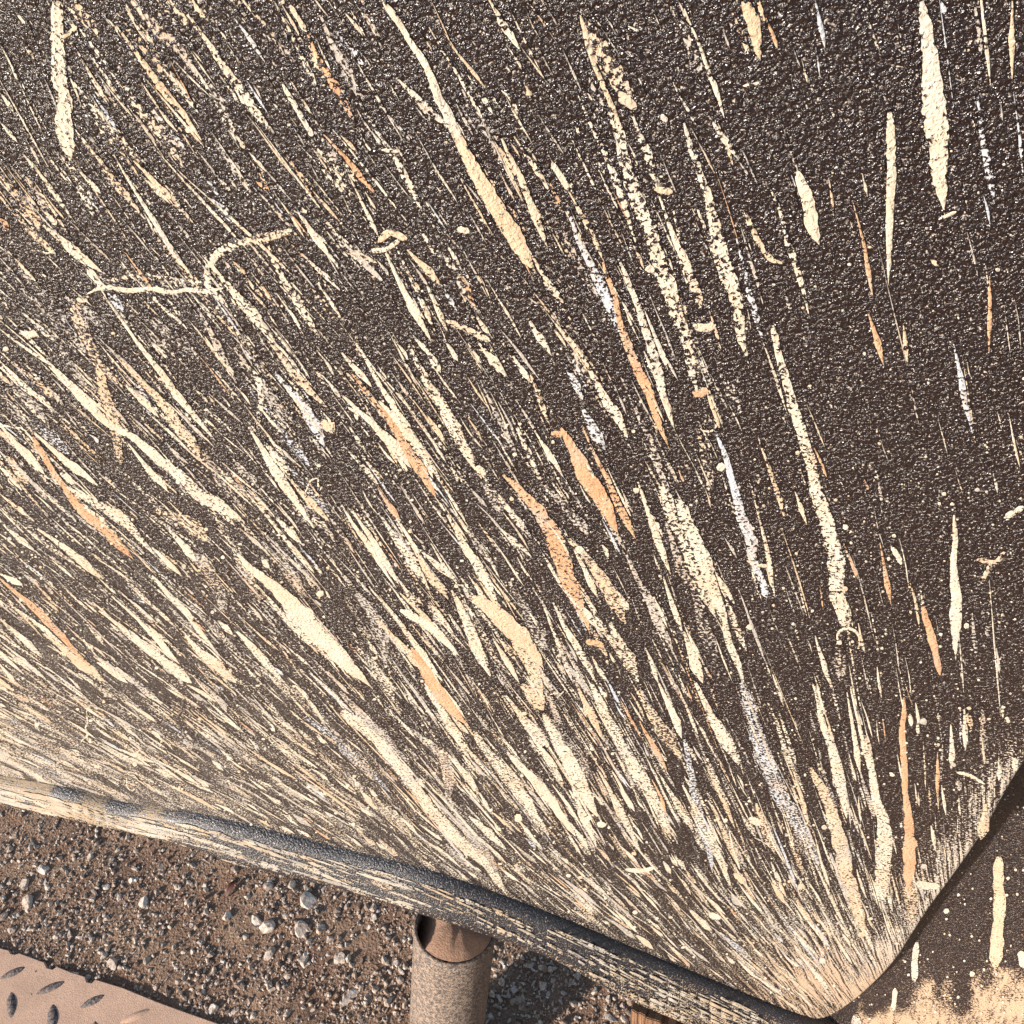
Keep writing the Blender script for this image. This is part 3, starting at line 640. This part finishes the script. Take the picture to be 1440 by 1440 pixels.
# mud on the sill face
def sill_mud_attrs(V):
    i = np.array([int(np.argmin(abs(PB[:,0]-v[0]))) for v in V]); dist = ((V-R[i, 3])**2).sum(1)**.5
    return sill_attrs(beadpx[i,0], np.full(len(V), 12.), PBL[i], dist)
L = {}
for q in range(900):
    x = rnd.uniform(-150, 1150); by = np.interp(x, beadpx[:,0], beadpx[:,1]); ly = np.interp(x, lowpx[:,0], lowpx[:,1])
    y = rnd.uniform(by+16, ly-3)
    if ly-by < 22: continue
    if rnd.random() > .35+.5*smooth01(350,150,x)+.4*smooth01(760,960,x): continue
    i = int(np.argmin(abs(beadpx[:,0]-x))); p0 = R[i, 12]
    sl_ = (np.interp(x+40, beadpx[:,0], beadpx[:,1])-np.interp(x-40, beadpx[:,0], beadpx[:,1]))/80+.09+rnd.gauss(0,.03)
    d = np.array([1, sl_]); d /= np.linalg.norm(d); Ln = rnd.lognormvariate(math.log(34), .5)
    a = np.array([x, y])-d*Ln/2; b = a+d*Ln
    ok_ = all(np.interp(p[0], beadpx[:,0], beadpx[:,1])+15 < p[1] < np.interp(p[0], lowpx[:,0], lowpx[:,1])-2 for p in (a, b))
    if not ok_: continue
    # drape on the curved face sample by sample
    C = densify([a, b], 6.); w = rnd.lognormvariate(math.log(2.6), .4); V = []; m = len(C)
    if m < 4: continue
    for j, c in enumerate(C):
        k = int(np.argmin(abs(beadpx[:,0]-c[0]))); tt = j/(m-1); wj = w*(.15+.85*math.sin(math.pi*min(1, tt*.9+.1))); nrm2 = np.array([-d[1], d[0]])
        for e in (-.5, 0, .5): V.append(hit(*(c+nrm2*wj*e*rnd.uniform(.7,1.3)), R[k, 12], fnrm)+fnrm*(.0007+.0003*(1-abs(e)*2)))
    ii = np.arange(m*3).reshape(m, 3)
    f4 = np.stack([ii[:-1,:-1], ii[:-1,1:], ii[1:,1:], ii[1:,:-1]], -1).reshape(-1, 4)
    L.setdefault(rnd.choices('ctg', (6,4,2))[0], []).append((np.array(V), f4, np.full(m*3, rnd.choice((.6,.8,.95)))))
for k, l in L.items():
    V, Fc, C = join_geo(l); o = link('mud_spatter', mesh('mud_spatter', V, Fc, cover=C, **sill_mud_attrs(V)), MUDS[k], sill); o['kind'] = 'stuff'; o['label'] = 'fine %s mud streaks on the sill face' % names[k]

# dust and runs on the rear panel
for i, (P, w, k, c) in enumerate([([(1407,1203),(1405,1270),(1400,1362)], [13,17,20],'t',.92),([(1290,1323),(1287,1350),(1285,1380)], 9,'c',.9),([(1258,1388),(1256,1420)],7,'c',.9),([(1205,1425),(1200,1450)],12,'c',.7),([(1436,1335),(1438,1360)],10,'c',.95)]):
    V, f4, C = streak_geo(P, w, c, 'u', c2, BN, 700+i, .0008); link('mud_streak', mesh('mud_streak', V, f4.tolist(), cover=C, **rear_attrs(V)), MUDB[k], back)
L = []
for q in range(260):
    x, y = rnd.uniform(1150, 1470), rnd.uniform(1110, 1470)
    rr = rnd.lognormvariate(math.log(1.5), .4)
    Q = np.array([(x, y)]+[(x+rr*math.cos(2*math.pi*i/6)*rnd.uniform(.7,1.2), y+rr*math.sin(2*math.pi*i/6)*rnd.uniform(.7,1.2)) for i in range(6)])
    V = hitv(Q, c2, BN)+BN*.0006; V[0] += BN*.0005
    L.append((V, np.array([[0, 1+i, 1+(i+1) % 6, 1+(i+1) % 6] for i in range(6)]), np.full(7, 1.2)))
V, Fc, C = join_geo(L); o = link('mud_spatter', mesh('mud_spatter', V, Fc, cover=C, **rear_attrs(V)), MUDB['c'], back); o['kind'] = 'stuff'; o['label'] = 'small pale mud specks on the rear panel'

# ------------------------------------------------------------------ tread plate, bottom left
def dusty_metal(name, dustc, metal, lo, hi, scale=90, bumpd=.0006, rough=.55):
    m, nt, b, out = newmat(name)
    pos = nd(nt, 'ShaderNodeNewGeometry').outputs['Position']
    a = noise(nt, pos, scale, 5, .62); f = noise(nt, pos, 700, 4, .65); l = noise(nt, pos, 30, 3)
    k = rng(nt, mth(nt, 'ADD', mth(nt, 'MULTIPLY', a, .55), mth(nt, 'MULTIPLY', f, .45)), lo, hi)
    c = mixc(nt, rng(nt, l, .3, .7), dustc, tuple(x*.80 for x in dustc)); c = mixc(nt, rng(nt, f, .42, .62, 0, .55), c, tuple(x*.5 for x in dustc))
    nt.links.new(mixc(nt, k, c, metal), b.inputs['Base Color'])
    nt.links.new(rng(nt, k, 0, 1, .92, rough), b.inputs['Roughness'])
    bp = nd(nt, 'ShaderNodeBump'); bp.inputs['Distance'].default_value = bumpd; nt.links.new(mth(nt, 'ADD', f, a), bp.inputs['Height']); nt.links.new(bp.outputs[0], b.inputs['Normal'])
    return m
M_PLATE = dusty_metal('dusty_steel', (.70, .45, .31), (.07, .06, .06), .66, .72)
M_LUG = dusty_metal('worn_lug_steel', (.34, .25, .20), (.035, .032, .038), .44, .54, 300)
M_TUBE = dusty_metal('dusty_tube_steel', (.40, .29, .21), (.085, .070, .064), .44, .54, 320)
M_RUST = dusty_metal('rusty_mud', (.47, .27, .17), (.38, .25, .17), .50, .62, 200, .0012, .9)
ZP = .0055
edge_px = [(-420,1200),(-200,1270),(-60,1314),(0,1333),(12,1336),(15,1341),(21,1342),(27,1340),(62,1353),(66,1361),(74,1363),(80,1359),(100,1367),(119,1373),(122,1381),(129,1382),(134,1377),(173,1389),(222,1409),(255,1421),(289,1433),(360,1458),(520,1515),(700,1580)]
EP = hitv(edge_px, (0,0,ZP), (0,0,1))
near = hitv([(700,1950),(-420,1700)], (0,0,ZP), (0,0,1))
bm = bmesh.new(); face = bm.faces.new([bm.verts.new(p) for p in list(EP)+list(near)])
ex = bmesh.ops.extrude_face_region(bm, geom=[face]); bmesh.ops.translate(bm, verts=[v for v in ex['geom'] if isinstance(v, bmesh.types.BMVert)], vec=(0,0,-.009))
bmesh.ops.recalc_face_normals(bm, faces=bm.faces)
bmesh.ops.bevel(bm, geom=[e for e in bm.edges if all(abs(v.co.z-ZP) < 1e-6 for v in e.verts)], offset=.0008, segments=2, affect='EDGES')
me = bpy.data.meshes.new('tread_plate'); bm.to_mesh(me); bm.free()
plate = link('tread_plate', me, M_PLATE)
tag(plate, 'pinkish dusty steel tread plate with dark worn lugs lying on the dirt', 'plate')
def lug(px, py, L, w, deg, mat):
    c = hit(px, py, (0,0,ZP), (0,0,1)); a = math.radians(deg); dx, dy = math.cos(a), -math.sin(a)
    e1 = hit(px+dx*L/2, py+dy*L/2, (0,0,ZP), (0,0,1))-c; e2_ = hit(px-dy*w/2, py+dx*w/2, (0,0,ZP), (0,0,1))-c
    V, Fc = [], []; nt_, nr = 16, 4
    for k in range(nr+1):
        q = k/nr
        for j in range(nt_):
            th = 2*math.pi*j/nt_; cx, sx = math.cos(th), math.sin(th)
            V.append(c + e1*cx*q + e2_*sx*abs(sx)**.1*q*(1-.25*cx*cx) + np.array([0,0,.0028*(1-q*q)-.0002]))
    for k in range(nr):
        for j in range(nt_):
            a_, b_ = k*nt_+j, k*nt_+(j+1) % nt_
            Fc.append([a_, b_, b_+nt_, a_+nt_] if k else [a_, b_+nt_, a_+nt_])
    link('lug', mesh('lug', V, Fc), mat, plate)
for px, py, L, w, dg, mt in [(18,1368,40,10,25,M_LUG),(71,1389,46,11,24,M_LUG),(130,1408,40,11,28,M_LUG),(16,1413,38,15,88,M_LUG),(74,1432,42,16,86,M_LUG),(190,1429,48,11,25,M_PLATE),(133,1455,40,15,87,M_LUG),
   (248,1452,46,11,26,M_PLATE),(30,1466,44,11,25,M_LUG),(88,1486,44,11,25,M_LUG),(-42,1392,38,15,88,M_LUG),(-38,1440,44,11,25,M_LUG),(-98,1368,38,15,88,M_LUG),(-95,1415,44,11,25,M_LUG),(195,1482,40,15,87,M_LUG),(-36,1350,40,10,25,M_LUG)]:
    lug(px, py, L, w, dg, mt)

# ------------------------------------------------------------------ steel tube, leaning under the sill
P0 = None
v0 = ray_dir(640, 1303); t0 = 1.0
sillp = R[int(np.argmin(abs(beadpx[:,0]-640))), -3]
t0 = np.dot(sillp-CAM, f_)/np.dot(v0, f_) + .025
P0 = CAM+v0*t0; vv0 = v0/np.linalg.norm(v0)
dd = ray_dir(628, 1443)/np.linalg.norm(ray_dir(628, 1443))*np.linalg.norm(v0); ed_ = dd-v0; ed_ -= vv0*np.dot(ed_, vv0); ed_ /= np.linalg.norm(ed_)
ax = .84*vv0+.54*ed_; ax /= np.linalg.norm(ax)
rt = 58*t0/F*1.0
sx = np.cross(ax, vv0); sx /= np.linalg.norm(sx); sy = np.cross(ax, sx)
if np.dot(sx, r_) < 0: sx = -sx; 
tube = bpy.data.objects.new('steel_tube', None); COL.objects.link(tube)
Lt = (P0[2]+.03)/max(.2, -ax[2])
foot = P0+ax*Lt; tube.location = (0,0,0)
tag(tube, 'dusty grey steel tube under the sill, its end packed with rusty orange mud', 'tube')
def ringpts(o, r, seg=40, jag=0): 
    return [o + (sx*math.cos(2*math.pi*i/seg)+sy*math.sin(2*math.pi*i/seg))*r*(1+jag*(rnd.random()-.5)) for i in range(seg)]
V, Fc = [], []; seg = 40
rings = [(.03, rt*.91), (.0012, rt*.92), (0, rt*.94), (0, rt*.985), (.0010, rt)] + [(Lt*k/24, rt) for k in range(1, 25)]
for z, r in rings: V += ringpts(P0+ax*z, r, seg, .010 if z < .005 else .003)
for k in range(len(rings)-1):
    for j in range(seg): Fc.append([k*seg+j, k*seg+(j+1) % seg, (k+1)*seg+(j+1) % seg, (k+1)*seg+j])
link('tube_wall', mesh('tube_wall', V, Fc), M_TUBE, tube)
# mud packed into the end, slumped to the right so that a dark gap stays on the left
V, Fc = [P0-ax*.013], []
nr = 7
for k in range(1, nr+1):
    for j in range(seg):
        th = 2*math.pi*j/seg; q = k/nr
        d_ = sx*math.cos(th)+sy*math.sin(th); rr = rt*.925*q
        left = max(0., -math.cos(th)-.72)/.28
        hgt = -.013+.0125*q*q + .016*left*q*q*2.2 + .0022*(rnd.random()-.5)
        V.append(P0+d_*rr+ax*hgt)
for j in range(seg): Fc.append([0, 1+j, 1+(j+1) % seg])
for k in range(nr-1):
    for j in range(seg): Fc.append([1+k*seg+j, 1+(k+1)*seg+j, 1+(k+1)*seg+(j+1) % seg, 1+k*seg+(j+1) % seg])
link('mud_plug', mesh('mud_plug', V, Fc), M_RUST, tube)['label'] = 'rusty orange mud packed in the tube end'

# ------------------------------------------------------------------ weathered wood stub under the right end of the sill
def wood_mat():
    m, nt, b, out = newmat('weathered_wood')
    pos = nd(nt, 'ShaderNodeTexCoord').outputs['Generated']
    mp = nd(nt, 'ShaderNodeMapping'); mp.inputs['Scale'].default_value = (14, 14, 1.2); nt.links.new(pos, mp.inputs[0])
    a = noise(nt, mp.outputs[0], 1.2, 4, .6)
    nt.links.new(mixc(nt, rng(nt, a, .4, .6), (.05, .022, .012), (.42, .22, .11)), b.inputs['Base Color']); b.inputs['Roughness'].default_value = .85
    bp = nd(nt, 'ShaderNodeBump'); bp.inputs['Distance'].default_value = .002; nt.links.new(a, bp.inputs['Height']); nt.links.new(bp.outputs[0], b.inputs['Normal'])
    return m
M_WOOD = wood_mat()
wood = bpy.data.objects.new('wood_stub', None); COL.objects.link(wood)
tag(wood, 'split brown wooden stub poking out under the right end of the sill', 'wood')
for k in range(8):
    xa = 897+k*10; ya = 1414+k*4.4
    a = hit(xa, ya, (0,0,.085), (0,0,1)); b = hit(xa-6+k*1.2, ya+75, (0,0,.01), (0,0,1))
    a[2] += rnd.uniform(-.006,.006); w = .0038; bm = bmesh.new(); bmesh.ops.create_cube(bm, size=1)
    ln = np.linalg.norm(b-a)
    for v in bm.verts: v.co = Vector((v.co.x*w*2*(1+.25*rnd.random()), v.co.y*.014*(1+.4*rnd.random()), v.co.z*ln))
    bmesh.ops.bevel(bm, geom=list(bm.edges), offset=.001, segments=2, affect='EDGES')
    me = bpy.data.meshes.new('splinter'); bm.to_mesh(me); bm.free()
    o = link('splinter', me, M_WOOD, wood); o.matrix_world = Matrix.Translation(Vector((a+b)/2)) @ Vector(b-a).to_track_quat('Z','Y').to_matrix().to_4x4()

# ------------------------------------------------------------------ dry leaf on the dirt
m, nt, b, out = newmat('dry_leaf'); b.inputs['Base Color'].default_value = (.10, .030, .016, 1); b.inputs['Roughness'].default_value = .6
a = hit(318, 1262, (0,0,.001), (0,0,1)); c = hit(335, 1236, (0,0,.004), (0,0,1)); ax_ = c-a; sd = np.cross(ax_, [0,0,1]); sd /= np.linalg.norm(sd)
V, Fc = [], []
for k in range(11):
    t = k/10; wv = .0038*math.sin(math.pi*t**.8)+.0002
    for e in (-1,-.5,0,.5,1): V.append(a+ax_*t+sd*wv*e+np.array([0,0,.003*e*e*math.sin(math.pi*t)+.004*math.sin(math.pi*t)]))
ii = np.arange(55).reshape(11,5); Fc = np.stack([ii[:-1,:-1], ii[:-1,1:], ii[1:,1:], ii[1:,:-1]], -1).reshape(-1,4).tolist()
leaf = link('dry_leaf', mesh('dry_leaf', V, Fc), m); sm = leaf.modifiers.new('thick', 'SOLIDIFY'); sm.thickness = .0005
tag(leaf, 'small curled reddish brown dry leaf on the dirt below the sill', 'leaf')
